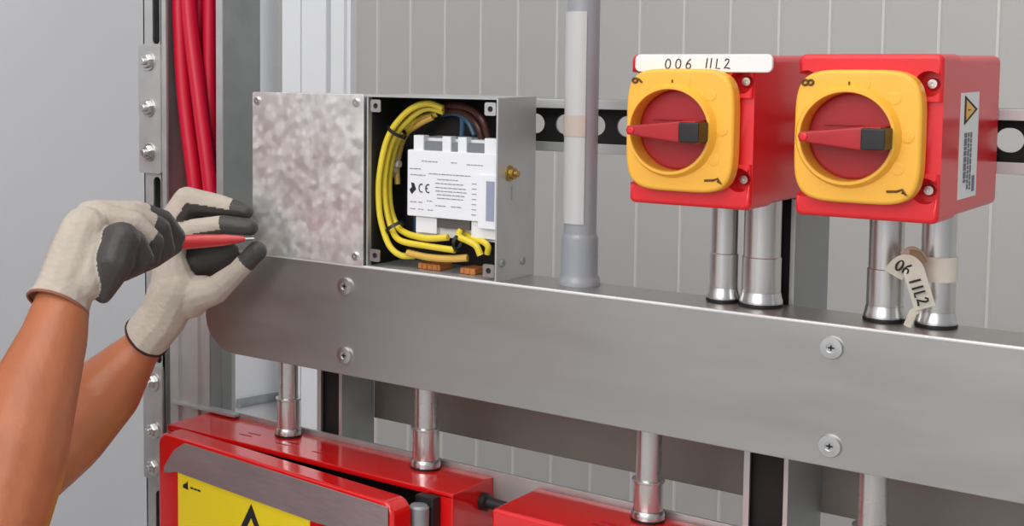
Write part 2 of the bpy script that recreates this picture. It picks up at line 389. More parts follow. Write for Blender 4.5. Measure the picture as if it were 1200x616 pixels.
# ------------------------------------------------------------------ junction boxes on the beam
BT = BZ1 + .0004
def screwhead(bm, c, r, d=(0, -1, 0), h=.0022):
    q = Vector((0, 0, 1)).rotation_difference(Vector(d)).to_matrix().to_4x4(); T = Matrix.Translation(c) @ q
    lathe(bm, [(r, -.0003), (r, h*.5), (r*.75, h), (r*.25, h), (r*.2, h*.6)], T, 20)
t = thing('junction_box', (-.904, .035, BT), 'closed square junction box with mottled zinc lid standing on the beam', 'junction box')
bm = nb(); box(bm, -.977, -.832, .001, .0672, BT, 1.511, .0015); obj('body', bm, M['galv'], t)
bm = nb(); prism(bm, rrect(-.979, -.8292, 1.3375+.0012, 1.5128, .002), -.0018, .0008, .0006); lid = obj('lid', bm, M['spangle'], t)
for c in ((-.9715, 1.5035), (-.8385, 1.5045), (-.972, 1.346), (-.8385, 1.348)):
    b = nb(); screwhead(b, (c[0], -.0018, c[1]), .0046); obj('screw', b, M['screw'], lid)
b = nb(); box(b, -.9795, -.9786, .004, .010, 1.3375+.0015, 1.35); 

t = thing('junction_box', (-.748, .035, BT), 'open junction box on the beam with yellow wires and a white module inside', 'junction box')
OX0, OX1, OZ1 = -.8262, -.6735, 1.512
bm = nb(); wt = .0016
box(bm, OX0, OX0+wt, 0, .070, BT, OZ1); box(bm, OX1-wt, OX1, 0, .070, BT, OZ1)
box(bm, OX0+wt, OX1-wt, 0, .070, BT, BT+wt); box(bm, OX0+wt, OX1-wt, 0, .070, OZ1-wt, OZ1)
box(bm, OX0+wt, OX1-wt, .0685, .070, BT+wt, OZ1-wt)
obj('body', bm, M['galv'], t)
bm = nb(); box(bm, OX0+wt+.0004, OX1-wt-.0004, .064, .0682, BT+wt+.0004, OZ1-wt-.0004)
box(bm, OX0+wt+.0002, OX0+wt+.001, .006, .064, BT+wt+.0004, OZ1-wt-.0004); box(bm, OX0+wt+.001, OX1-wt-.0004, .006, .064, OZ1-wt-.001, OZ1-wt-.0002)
o = obj('interior_shade', bm, M['dark'], t); o['label'] = 'dark sheets for the shade inside the box'  # dark sheets paint the shade on the bare steel interior
for cx, cz in ((OX0+.0095, OZ1-.0105), (OX1-.0095, OZ1-.0105), (OX0+.0095, BT+.0125), (OX1-.0095, BT+.0105)):
    b = nb(); prism(b, rrect(cx-.0062, cx+.0062, cz-.0062, cz+.0062, .002), .0015, .003, holes=[circ(cx, cz, .0028)][:1]); tb = obj('screw_tab', b, M['screw'], t)
    b = nb(); lathe(b, [(.0028, .0), (.0028, .005)], Matrix.Translation((cx, .0072, cz)) @ Matrix.Rotation(PI/2, 4, 'X'), 16); obj('threaded_hole', b, M['dark'], tb)
c = atX(597, 203, OX1); b = nb(); T = Matrix.Translation((OX1, c.y, c.z)) @ Matrix.Rotation(PI/2, 4, 'Y')
lathe(b, [(.0075, 0), (.0075, .0015), (.0055, .002), (.0055, .006), (.003, .0065), (.003, .010)], T, 18); o = obj('earth_bolt', b, M['brass'], t); o['label'] = 'brass earth bolt'
b = nb(); box(b, OX1, OX1+.0005, c.y-.001+.004, c.y+.001+.004, c.z-.026, c.z-.012); obj('pressed_line', b, M['galv_dark'], t)
for px, py in ((588, 308), (612, 305)):
    c = atX(px, py, OX1); b = nb(); screwhead(b, c, .0042, (1, 0, 0)); obj('screw', b, M['galv_dark'], t)
c = atX(608, 318, OX1)

# control module inside the open box
MX0, MX1, MZ0, MZ1, MY = -.7855, -.6775, 1.3925, 1.4585, .013
t = thing('control_module', (-.73, .04, 1.36), 'white electronic module with printed label inside the open junction box', 'control module')
bm = nb(); box(bm, MX0, MX1, MY, .050, MZ0, MZ1, .0012)
box(bm, MX0+.004, MX1, MY+.010, .062, MZ0-.020, MZ1+.012, .001)
obj('housing', bm, M['white'], t)
bm = nb(); box(bm, MX0-.0005, MX0+.004, MY+.012, .060, MZ0-.019, MZ1+.004, .0005); o = obj('side_case', bm, mat('navy_case', (34, 52, 84), .5), t); o['label'] = 'navy side case'
for a, b_ in ((.006, .018), (.040, .050), (.058, .068), (.088, .108)):
    bm = nb(); box(bm, MX0+a, min(MX0+b_, MX1), MY+.002, MY+.012, MZ1-.001, MZ1+.0145, .0006); obj('terminal_tab', bm, M['white'], t)
for a, b_ in ((.019, .039), (.051, .057), (.069, .087)):
    bm = nb(); box(bm, MX0+a, MX0+b_, MY+.004, MY+.0098, MZ1, MZ1+.009, .0005); obj('terminal_block', bm, mat('grey_terminal', (122, 126, 134), .5), t)
bm = nb(); box(bm, MX0+.034, MX0+.072, MY+.003, MY+.014, MZ0-.0095, MZ0-.0005, .0005); o = obj('terminal_block', bm, mat('dark_terminal', (88, 82, 80), .5), t); o['label'] = 'dark lower terminal block'
for a, b_ in ((.008, .033), (.073, .107)):
    bm = nb(); box(bm, MX0+a, MX0+b_, MY+.004, MY+.012, MZ0-.0165, MZ0-.0006, .0006); obj('terminal_block', bm, M['white'], t)
bm = nb(); box(bm, MX0+.084, MX1-.0005, MY-.0022, MY, MZ0-.006, MZ0+.046, .0008); o = obj('hatch_frame', bm, M['white'], t)
bm = nb(); box(bm, MX0+.0935, MX0+.1025, MY-.0027, MY-.0020, MZ0+.002, MZ0+.040); obj('hatch', bm, mat('grey_blue_hatch', (150, 158, 178), .4), o)
# print on the module
bm = nb()
def dash(x0, x1, z, h=.0007): box(bm, x0, x1, MY-.0004, MY+.0002, z, z+h)
for x0, x1, z in ((.017, .036, .055), (.052, .060, .055), (.070, .088, .054), (.003, .018, .047), (.004, .022, .041), (.026, .074, .043), (.036, .060, .038), (.034, .066, .034), (.034, .070, .030), (.034, .070, .0265), (.036, .068, .023), (.036, .066, .0195), (.034, .046, .012), (.052, .064, .012), (.004, .012, .014), (.014, .020, .014), (.024, .030, .016), (.004, .011, .007), (.014, .020, .007), (.025, .031, .007), (.080, .0805, .010), (.077, .0776, .012)):
    k = x0
    while k < x1 - .001:
        e = min(x1, k + random.uniform(.002, .006)); dash(MX0+k, MX0+e, MZ0+z); k = e + .0009
for q in range(7): dash(MX0+.076, MX0+.081, MZ0+.006+.005*q, .0006)
obj('printed_lines', bm, M['grey_ink'], t)
def stroke(bm, pts, r, y, M4=None, flat=.25):
    tube(bm, [Vector((p[0], y, p[1])) for p in pts], r, 8, flat)
def arc(cx, cz, rx, rz, a0, a1, n=10): return [(cx + rx*math.cos(a0+(a1-a0)*i/n), cz + rz*math.sin(a0+(a1-a0)*i/n)) for i in range(n+1)]
bm = nb(); cx, cz = MX0+.0175, MZ0+.0285
stroke(bm, arc(cx, cz, .003, .004, PI*.35, PI*1.65), .0006, MY-.0004)
stroke(bm, arc(cx+.008, cz, .003, .004, PI*.35, PI*1.65), .0006, MY-.0004); stroke(bm, [(cx+.005, cz), (cx+.0075, cz)], .0006, MY-.0004)
o = obj('ce_mark', bm, M['ink'], t)
bm = nb(); prism(bm, [(MX0+.003, MZ0+.026), (MX0+.006, MZ0+.022), (MX0+.011, MZ0+.027), (MX0+.0085, MZ0+.033), (MX0+.005, MZ0+.0335), (MX0+.006, MZ0+.029)], MY-.0005, MY+.0002)
obj('printed_emblem', bm, M['ink'], t)

# wires in the open box
def wire(name, label, cat, pts, r, m, group, k=8):
    pts = [Vector((max(p.x, OX0+wt+.0016+r), p.y, p.z)) for p in pts]
    bm = nb(); tube(bm, spline(pts, k), r, 10); return tag(obj(name, bm, m), label, cat, group)
def w_(l, Y): return [at(px, py, y) for (px, py), y in zip(l, Y if isinstance(Y, (list, tuple)) else [Y]*len(l))]
g = 'yellow wires in the open junction box'
wire('yellow_wire', 'yellow wire forming the outermost left loop in the open junction box', 'wire', w_([(519, 127), (500, 121), (477, 131), (455, 160), (444, 205), (444, 245), (450, 272), (458, 290), (470, 299), (486, 300)], [.026, .022, .018, .015, .013, .013, .013, .013, .016, .022]), .0032, M['yellow_wire'], g)
wire('yellow_wire', 'yellow wire of the left bundle running on to the lower centre of the box', 'wire', w_([(520, 131), (500, 127), (480, 139), (460, 165), (451, 205), (452, 240), (459, 268), (470, 282), (500, 288), (533, 293)], [.036, .031, .026, .023, .021, .021, .021, .013, .010, .010]), .0032, M['yellow_wire'], g)
wire('yellow_wire', 'yellow wire passing close under the white module and ending near its dark terminal', 'wire', w_([(512, 133), (490, 141), (468, 162), (456, 200), (457, 238), (464, 262), (476, 273), (500, 279), (525, 278)], [.046, .040, .035, .031, .030, .029, .018, .010, .010]), .0033, M['yellow_wire'], g)
wire('yellow_wire', 'short yellow wire bent down to the lower right corner of the open junction box', 'wire', w_([(540, 268), (538, 277), (548, 282), (558, 288), (563, 299)], [.020, .012, .009, .009, .010]), .0032, M['yellow_wire'], g)
wire('yellow_wire', 'short yellow wire hooked at the far lower right of the open junction box', 'wire', w_([(545, 272), (556, 281), (566, 283), (572, 289), (571, 297)], [.026, .018, .014, .014, .016]), .0031, M['yellow_wire'], g)
wire('amber_wire', 'amber wire curving under the top yellow loop in the open junction box', 'wire', w_([(507, 137), (490, 146), (474, 160), (462, 190), (458, 215)], [.040, .038, .043, .044, .044]), .0032, M['amber_wire'], 'amber wires in the open junction box')
wire('amber_wire', 'amber wire lying lowest along the floor of the open junction box', 'wire', w_([(478, 296), (500, 301), (524, 303), (548, 302)], [.014, .012, .012, .016]), .0036, M['amber_wire'], 'amber wires in the open junction box')
g = 'brown wires in the open junction box'
wire('brown_wire', 'brown wire arching highest in the top right of the open junction box', 'wire', w_([(508, 124), (530, 123), (550, 127), (565, 140), (572, 160)], [.050, .040, .034, .030, .034]), .0034, M['brown_wire'], g)
wire('brown_wire', 'brown wire arching below the highest one in the open junction box', 'wire', w_([(505, 131), (528, 129), (547, 134), (560, 148), (565, 164)], [.054, .044, .038, .034, .036]), .0034, M['brown_wire'], g)
wire('blue_wire', 'dull blue wire arching to the right under the brown wires', 'wire', w_([(518, 134), (535, 133), (548, 142), (556, 158)], [.054, .044, .038, .036]), .0026, M['blue_wire'], 'blue wires in the open junction box')
wire('blue_wire', 'dull blue wire dropping straight behind the module top', 'wire', w_([(541, 130), (542, 145), (541, 160)], .046), .0026, M['blue_wire'], 'blue wires in the open junction box')
g = 'orange terminals in the open junction box'
for px, py, wd, lb in ((506, 304, .026, 'orange terminal strip on the box floor beneath the yellow wires'), (551, 313, .017, 'small orange terminal on the box floor by the right wall')):
    c = at(px, py, .022); bm = nb(); box(bm, c.x-wd/2, c.x+wd/2, .017, .040, BT+wt+.0002, BT+wt+.0062, .0008)
    for q in range(int(wd/.006)): box(bm, c.x-wd/2+.001+.006*q, c.x-wd/2+.005+.006*q, .0160, .0172, BT+wt+.001, BT+wt+.0052)
    tag(obj('terminal_strip', bm, M['copper']), lb, 'terminal', g)
def tie(px, py, Y, r, ax, label):
    c = at(px, py, Y); q = Vector((0, 0, 1)).rotation_difference(Vector(ax).normalized()).to_matrix().to_4x4(); bm = nb(); T = Matrix.Translation(c) @ q
    pr_ = [(r, -.0017), (r+.0012, -.0017), (r+.0012, .0017), (r, .0017), (r, -.0017)]
    lathe(bm, pr_, T, 24, cap=False); box(bm, r-.0008, r+.0026, -.002, .002, -.0022, .0022, .0004, M=T)
    tag(obj('cable_tie', bm, M['black']), label, 'cable tie', 'cable ties in the open junction box')
tie(465, 153, .022, .0095, (.55, 0, .8), 'black cable tie round the yellow bundle near the top left of the open junction box')
tie(463, 266, .019, .0095, (.55, 0, -.8), 'black cable tie where the yellow bundle bends at the lower left')
tie(536, 284, .011, .0062, (1, 0, -.1), 'black cable tie on the yellow wires under the module')
bm = nb()
for px, py in ((462, 184), (465, 192), (461, 199)):
    c = at(px, py, .040); lathe(bm, [(.0036, -.004), (.0036, .004)], Matrix.Translation(c) @ Matrix.Rotation(PI/2, 4, 'Y'), 12)
c = at(462, 192, .044); box(bm, c.x-.003, c.x+.003, .041, .0475, c.z-.014, c.z+.014, .001)
tag(obj('wire_connector', bm, M['tag_paper']), 'small pale wire connector behind the yellow bundle', 'wire connector')

# ------------------------------------------------------------------ grey pole on the beam
pc = at(680, 250, .045); PXc, PYc = pc.x, .045
t = thing('conduit_pole', (PXc, PYc, BT), 'tall grey plastic conduit pole with painted pale highlight standing on the beam', 'conduit pole')
bm = nb(); R = .0150
lathe(bm, [(R+.0018, BT+.030), (R+.0018, BT+.044), (R+.0008, BT+.047), (R, BT+.049), (R, 2.5)], Matrix.Translation((PXc, PYc, 0)), 40); obj('pipe', bm, M['pole'], t)
bm = nb(); lathe(bm, [(R+.0045, BT), (R+.0045, BT+.003), (R+.0038, BT+.006), (R+.0020, BT+.010), (R+.0020, BT+.030)], Matrix.Translation((PXc, PYc, 0)), 40); obj('base_socket', bm, M['pole'], t)
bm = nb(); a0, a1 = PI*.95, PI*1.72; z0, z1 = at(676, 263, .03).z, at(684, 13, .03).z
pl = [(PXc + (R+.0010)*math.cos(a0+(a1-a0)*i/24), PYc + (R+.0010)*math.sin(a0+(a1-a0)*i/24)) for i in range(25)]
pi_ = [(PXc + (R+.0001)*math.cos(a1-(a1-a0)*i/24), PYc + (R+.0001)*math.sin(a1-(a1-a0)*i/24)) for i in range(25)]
vprism(bm, pl + pi_, z0, z1); obj('highlight_strip', bm, M['highlight_strip'], t)  # pale strip paints the highlight running down the pipe
bm = nb(); z0, z1 = at(676, 160, .03).z, at(676, 135, .03).z
pl = [(PXc + (R+.0016)*math.cos(a0+(a1-a0)*i/24), PYc + (R+.0016)*math.sin(a0+(a1-a0)*i/24)) for i in range(25)]
pi_ = [(PXc + (R+.0011)*math.cos(a1-(a1-a0)*i/24), PYc + (R+.0011)*math.sin(a1-(a1-a0)*i/24)) for i in range(25)]
vprism(bm, pl + pi_, z0, z1); o = obj('beige_band', bm, M['pole_band'], t); o['label'] = 'beige band across the pale strip'  # beige band laid over the pale strip at rail height

# ------------------------------------------------------------------ short steel pipes under the switches
SZ0, SZ1 = 1.4306, 1.5524
def short_pipe(px, r, label, joint):
    c = at(px, 320, .048)
    t = thing('steel_pipe', (c.x, c.y, BT), label, 'pipe', 'steel pipes under the switches')
    T = Matrix.Translation((c.x, c.y, 0))
    bm = nb(); lathe(bm, [(r, BT+.004), (r, SZ0-.0004)], T, 36); obj('tube', bm, M['steel'], t)
    bm = nb(); lathe(bm, [(r+.0008, BT+.0125), (r+.0008, joint-.0006), (r+.0002, joint)], T, 36); obj('coupling', bm, M['steel'], t)
    bm = nb(); lathe(bm, [(r+.0026, BT+.0028), (r+.0026, BT+.0050), (r+.0016, BT+.0085), (r+.0010, BT+.0124)], T, 36); obj('base_collar', bm, M['screw'], t)
    bm = nb(); lathe(bm, [(r+.0026, BT), (r+.0031, BT+.0004), (r+.0031, BT+.0026), (r+.002, BT+.0028)], T, 36); o = obj('gasket_ring', bm, M['rubber'], t); o['label'] = 'black gasket ring'
    return t, c, r
jz = at(847, 297, .04).z
short_pipe(848, .0112, 'slim polished steel pipe under the left switch, farthest left of the four on the beam', jz)
short_pipe(892.5, .0152, 'thickest polished steel pipe, under the right part of the left switch', jz)
short_pipe(1038, .0132, 'polished steel pipe under the right switch with a written tag beside it', jz)
p4, c4, r4 = short_pipe(1099, .0126, 'polished steel pipe under the right switch wrapped in pale tape', jz)
z0, z1 = at(1100, 331, .035).z, at(1100, 302, .035).z
bm = nb(); lathe(bm, [(r4+.0009, z0), (r4+.0018, z0), (r4+.0018, z1), (r4+.0009, z1)], Matrix.Translation((c4.x, c4.y, 0)), 36); o = obj('tape_wrap', bm, M['tag_paper'], p4); o['label'] = 'pale paper tape wrapped round the pipe'

# glyph strokes in a unit cell (x 0..0.6, z 0..1)
G = {'0': [arc(.3, .5, .27, .48, PI*.6, PI*2.6, 16)], '6': [[(.5, 1), (.2, .7), (.06, .35)] + arc(.3, .27, .24, .26, PI, PI*3, 14)],
     '1': [[(.3, 1), (.27, 0)]], '|': [[(.3, .95), (.26, .05)]], 'L': [[(.12, 1), (.08, .05), (.5, .02)]],
     '2': [[(.06, .78), (.2, .98), (.42, .94), (.46, .7), (.24, .35), (.03, .05), (.3, .1), (.66, .02)]],
     '8': [arc(.3, .26, .27, .25, PI/2, PI*2.5, 14) + arc(.3, .75, .24, .24, -PI/2, PI*1.5, 14)],
     'D': [[(.08, .95), (.06, .05)], [(.02, .95), (.4, .8), (.52, .5), (.4, .15), (.04, .03)]], '.': [[(.2, .05), (.26, 0)]]}
def write(txt, origin, ux, uz, h, r, mat_, parent, adv=.78, name='handwriting'):
    bm = nb(); o = Vector(origin); ux = Vector(ux).normalized(); uz = Vector(uz).normalized(); k = 0
    for ch in txt:
        for st in G.get(ch, []):
            tube(bm, [o + ux*(k + p[0])*h + uz*p[1]*h for p in st], r, 8)
        k += adv*(.55 if ch in '1|.' else (.75 if ch == ' ' else 1))
    return obj(name, bm, mat_, parent)
# hanging written tag
t = thing('paper_tag', tuple(at(1066, 305, .030)), 'curled paper tag with handwriting hanging between the two right steel pipes', 'tag')
bm = nb()
path = spline([at(1046, 322, .016), at(1058, 310, .014), at(1069, 314, .014), at(1076, 335, .015), at(1084, 361, .018)], 6)
wd = .0078
vs = []
for i, p in enumerate(path):
    d = (path[min(i+1, len(path)-1)] - path[max(i-1, 0)]).normalized(); s_ = d.cross(Vector((-.5, .85, 0))).normalized()
    vs.append([bm.verts.new(p + s_*wd*k + Vector((0, .0006*m, 0))) for k, m in ((-1, 0), (1, 0), (1, 1), (-1, 1))])
for a, b in zip(vs, vs[1:]):
    for k in range(4): bm.faces.new((a[k], a[(k+1) % 4], b[(k+1) % 4], b[k]))
bm.faces.new(vs[0][::-1]); bm.faces.new(vs[-1]); bmesh.ops.recalc_face_normals(bm, faces=bm.faces)
tg = obj('tag_strip', bm, M['tag_paper'], t)
bm = nb(); tube(bm, spline([at(1062, 302, .022), at(1072, 296, .030), at(1084, 305, .034)], 6), .006, 10, .25); obj('tie_strip', bm, M['tag_paper'], t)
bm = nb(); tube(bm, spline([at(1066, 299, .018), at(1074, 300, .019), at(1080, 309, .021)], 6), .0045, 10, .4); o = obj('brown_fold', bm, mat('brown_paper', (150, 122, 90), .7), t)
bm = nb(); q = at(1068, 370, .022); tube(bm, [at(1078, 361, .020), at(1070, 366, .020), at(1063, 382, .022)], .003, 8, .3); obj('loose_end', bm, M['tag_paper'], t)
bm = nb()
def tagtext(a, b, txt):
    a, b = at(*a, .0125), at(*b, .0130); ux = (b - a).normalized(); uz = -ux.cross(Vector((-.5, .85, 0))).normalized()
    if uz.dot(Vector((1, 0, .4))) < 0: uz = -uz
    h = .0085; k = 0; adv = (b-a).length/(h*len(txt))
    for ch in txt:
        for st in G.get(ch, []): tube(bm, [a + ux*(k + p[0]*.9)*h + uz*(p[1]-.5)*h for p in st], .0008, 8)
        k += adv
tagtext((1051, 309), (1068, 318), '06')
tagtext((1071, 326), (1083, 357), '11L2')
obj('handwriting', bm, M['ink'], tg)

# ------------------------------------------------------------------ isolator switches
def superell(cx, cz, hx, hz, n=5.0, k=64):
    o = []
    for i in range(k):
        a = 2*PI*i/k; c, s = math.cos(a), math.sin(a)
        o.append((cx + hx*math.copysign(abs(c)**(2/n), c), cz + hz*math.copysign(abs(s)**(2/n), s)))
    return o
SF, SB = -.060, .1080
def switch(dx, label, digit, sticker, strip):
    x0, x1 = -.3745 + dx, -.2725 + dx
    cx, cz = (x0+x1)/2, (SZ0+SZ1)/2
    t = thing('isolator_switch', (cx, .024, SZ0), label, 'switch', 'rotary isolator switches')
    bm = nb(); prism(bm, rrect(x0+.0012, x1-.0012, SZ0+.001, SZ1-.001, .006), SF+.045, SB, .002)
    obj('enclosure', bm, M['red'], t)
    bm = nb()
    # front lid with a raised sill at the bottom
    prism(bm, rrect(x0, x1, SZ0, SZ1, .005), SF, SF+.0445, .0035, 3, bside='front')
    lid = obj('lid', bm, M['red'], t)
    cut = nb(); pts = [(x1-.0095, SZ1-.0215), (x1-.0095, SZ0+.0235), (x0+.006, SZ1-.0215), (x0+.006, SZ0+.0235)]
    for px, pz_ in pts: lathe(cut, [(.0088, -.014), (.0095, .004)], Matrix.Translation((px, SF, pz_)) @ Matrix.Rotation(PI/2, 4, 'X'), 28)
    boolean_cut(lid, cut)
    cut = nb(); prism(cut, rrect(x1-.0155, x1+.004, SZ0+.036, SZ1-.034, .004), SF-.004, SF+.0035); boolean_cut(lid, cut)
    for px, pz_ in pts:
        b = nb(); screwhead(b, (px, SF+.0136, pz_), .0044, h=.004); obj('lid_screw', b, M['screw'], lid)
    # yellow plate
    pcx, pcz, hx, hz = cx-.0035, cz+.0006, .0450, .0488
    b = nb(); prism(b, superell(pcx, pcz, hx, hz, 4.6), SF-.013, SF-.0002, .003, 3, bside='front', holes=[circ(pcx-.0055, pcz, .0322, 48)])
    yp = obj('yellow_plate', b, M['yellow'], t)
    yc = SF-.013
    dcx, dcz = pcx-.0055, pcz
    b = nb(); lathe(b, [(.0322, .0125), (.0322, -.005), (.0330, -.0062), (.0350, -.0062), (.0375, -.001), (.0380, .0015)], Matrix.Translation((dcx, yc, dcz)) @ Matrix.Rotation(-PI/2, 4, 'X'), 64, cap=False)
    obj('collar_ring', b, M['yellow'], yp)
    for ang, rr in ((75, .0400), (42, .0425), (2, .0415), (-32, .0415)):      # moulded lugs round the collar
        a = math.radians(ang); px, pz_ = dcx + rr*math.cos(a), dcz + rr*math.sin(a)
        if abs(px-pcx) < hx-.004 and abs(pz_-pcz) < hz-.003:
            b = nb(); lathe(b, [(.0050, -.001), (.0046, .0003), (.0034, .0006)], Matrix.Translation((px, yc, pz_)) @ Matrix.Rotation(PI/2, 4, 'X'), 20); obj('moulded_lug', b, M['yellow'], yp)
    b = nb(); lathe(b, [(.0317, 0), (.0317, .0022), (.0297, .003)], Matrix.Translation((dcx, SF-.0003, dcz)) @ Matrix.Rotation(PI/2, 4, 'X'), 56)
    box(b, dcx-.020, dcx+.022, SF-.006, SF-.002, dcz+.008, dcz+.0085)
    dial = obj('dial', b, M['red_handle'], t)
    # handle: pointed left, wide right
    dcx += .0030
    b = nb(); hp = [(dcx-.0325, dcz+.0005), (dcx-.0312, dcz+.0035), (dcx+.012, dcz+.0085), (dcx+.0265, dcz+.0088), (dcx+.0265, dcz-.0088), (dcx+.012, dcz-.0085), (dcx-.0312, dcz-.0035)]
    prism(b, hp, SF-.034, SF-.002, .0018, 2, bside='front'); h = obj('handle', b, M['red_handle'], t)
    b = nb(); box(b, dcx+.0135, dcx+.0300, SF-.0375, SF-.016, dcz-.0078, dcz+.0078, .0012)
    o = obj('locking_slide', b, M['black'], h); o['label'] = 'black locking slide at the wide end of the handle'
    b = nb(); lathe(b, [(.0026, -.001), (.0026, .0008), (.0018, .0012)], Matrix.Translation((dcx-.0275, SF-.034, dcz)) @ Matrix.Rotation(PI/2, 4, 'X'), 16); obj('pivot_pin', b, M['red'], h)
    # moulded marks
    dcx -= .0030
    yq = yc - .0004
    ds = .0075
    b = nb()
    for st in G[digit]: tube(b, [Vector((pcx-.0395 + p[1]*ds*1.1, yq, pcz+.0405 - p[0]*ds + .001)) for p in st], .0009, 8)
    obj('digit_mark', b, M['cast_mark'], yp)
    b = nb(); tube(b, [(dcx, yq, dcz+.0370), (dcx, yq, dcz+.0402)], .0006, 8); obj('index_mark', b, M['cast_mark'], yp)
    b = nb(); tube(b, [(pcx+.0230, yq, pcz-.0385), (pcx+.0300, yq, pcz-.0380), (pcx+.0335, yq, pcz-.0365), (pcx+.0365, yq, pcz-.0405), (pcx+.0335, yq, pcz-.0385)], .0009, 8); obj('digit_mark', b, M['cast_mark'], yp)
    if sticker:
        b = nb(); c0, c1 = atX(1128, 109, x1), atX(1144, 230, x1)
        y0, y1, z0, z1 = c0.y, c1.y, c1.z+.001, c0.z
        box(b, x1+.0001-.0012, x1+.0003-.0008, y0, y1, z0, z1); st = obj('side_sticker', b, M['paper'], t); st['label'] = 'white vertical sticker with a yellow triangle'
        X = x1-.0004; w_s = y1-y0
        def yz(b, pts, th=.0003):
            t2 = nb(); vs = [t2.verts.new((X, p[0], p[1])) for p in pts]; t2.faces.new(vs)
            r = bmesh.ops.extrude_face_region(t2, geom=t2.faces[:]); bmesh.ops.translate(t2, vec=(th, 0, 0), verts=[v for v in r['geom'] if isinstance(v, bmesh.types.BMVert)])
            bmesh.ops.recalc_face_normals(t2, faces=t2.faces); merge(b, t2)
        m_ = (y0+y1)/2; zt = z1-.010
        b = nb(); yz(b, [(y0+w_s*.18, zt-.014), (y0+w_s*.18, zt+.008), (y1-w_s*.10, zt-.003)]); obj('triangle_border', b, M['ink'], st)
        b = nb(); yz(b, [(y0+w_s*.26, zt-.0105), (y0+w_s*.26, zt+.0045), (y1-w_s*.26, zt-.003)], .0005); obj('triangle_fill', b, M['yellow'], st)
        b = nb(); yz(b, [(y0+w_s*.34, zt-.0036), (y0+w_s*.34, zt-.0024), (y0+w_s*.52, zt-.003)], .0007); obj('warning_bolt', b, M['ink'], st)
        b = nb()
        for q, (a0_, a1_) in enumerate(((.22, .36), (.42, .50), (.56, .64))):
            z = zt - .020; ze = z0 + (.006 if q else .012)
            while z > ze:
                l = random.uniform(.002, .006); yz(b, [(y0+w_s*a0_, max(z-l, ze)), (y0+w_s*a1_, max(z-l, ze)), (y0+w_s*a1_, z), (y0+w_s*a0_, z)]); z -= l + .0007
        yz(b, [(y0+w_s*.72, z0+.004), (y0+w_s*.86, z0+.004), (y0+w_s*.86, z0+.016), (y0+w_s*.72, z0+.016)])
        obj('printed_lines', b, M['grey_ink'], st)
    if strip:
        Y = SF - .0030
        a, b2 = at(744, 73, Y), at(905, 74, Y)
        z0, z1 = at(800, 84.5, Y).z, at(800, 63.5, Y).z
        b = nb(); prism(b, rrect(a.x, b2.x, z0, z1, .0045), Y, SF-.0003, .0012, 2, bside='front'); st = obj('name_strip', b, M['paper'], t); st['label'] = 'white name strip with handwriting'
        h = .0092
        for txt, px in (('0', 779), ('0', 791), ('6', 803), ('|', 824), ('|', 829), ('L', 838), ('2', 848)):
            o0 = at(px, 80.5, Y - .0001); write(txt, o0, (1, 0, 0), (.08, 0, 1), h*(.85 if txt != '|' else .95), .0005, M['ink'], st)
    b = nb(); lathe(b, [(.003, SZ0-.004), (.003, SZ0+.001)], Matrix.Translation((x0+.022, .035, 0)), 14); obj('drain_plug', b, M['rubber'], t)
switch(0, 'right red isolator switch with yellow plate and white side sticker', '8', True, False)
switch(-.1364, 'left red isolator switch with yellow plate and white handwritten strip on top', '6', False, True)

# ------------------------------------------------------------------ red enclosures below
RT = 1.128
def enclosure(x0, x1, yf, yb, label, with_cover):
    t = thing('red_enclosure', ((x0+x1)/2, (yf+yb)/2, RT-.30), label, 'enclosure', 'red enclosures under the beam')
    bm = nb(); z0 = RT-.30
    if with_cover:
        w2 = .006
        box(bm, x0, x1, yf, yb, RT-w2, RT, .0015); box(bm, x0, x1, yf, yb, z0, z0+w2, .0015)
        box(bm, x0, x0+w2, yf, yb, z0+.002, RT-.002, .0012); box(bm, x1-.030, x1, yf, yb, z0+.002, RT-.002, .0015)
        box(bm, x0+.002, x1-.002, yb-w2, yb-.0005, z0+.002, RT-.002)
    else:
        box(bm, x0, x1, yf, yb, z0, RT, .004, 3)
    b = obj('body', bm, M['red_top'], t)
    for dx in ((.10, .155, .205) if with_cover else (.10, .15, .3)):
        for dy in (.024, .034):
            bm = nb(); prism(bm, slot(0, 0, .009, .0012, 5), 0, .0004, M=Matrix.Translation((x0+dx+(dy-.024)*.5, yf+dy, RT-.0001)) @ Matrix.Rotation(PI/2, 4, 'X')); obj('knockout_mark', bm, mat('dark_red', (150, 14, 20), .4) if 'dark_red' not in bpy.data.materials else bpy.data.materials['dark_red'], b)
    return t
e1 = enclosure(-1.106, -.714, -.008, .0655, 'large red enclosure with yellow warning label and grey tape on its ajar cover', True)
bm = nb(); box(bm, -1.098, -.746, .052, .0590, RT-.29, RT-.008); o = obj('interior_shade', bm, M['dark'], e1); o['label'] = 'dark sheet for the shade inside the enclosure'  # dark sheet paints the shade seen through the cover gap
e2 = enclosure(-.664, -.27, -.020, .0655, 'plain red enclosure under the beam, right of the one with the warning label', False)
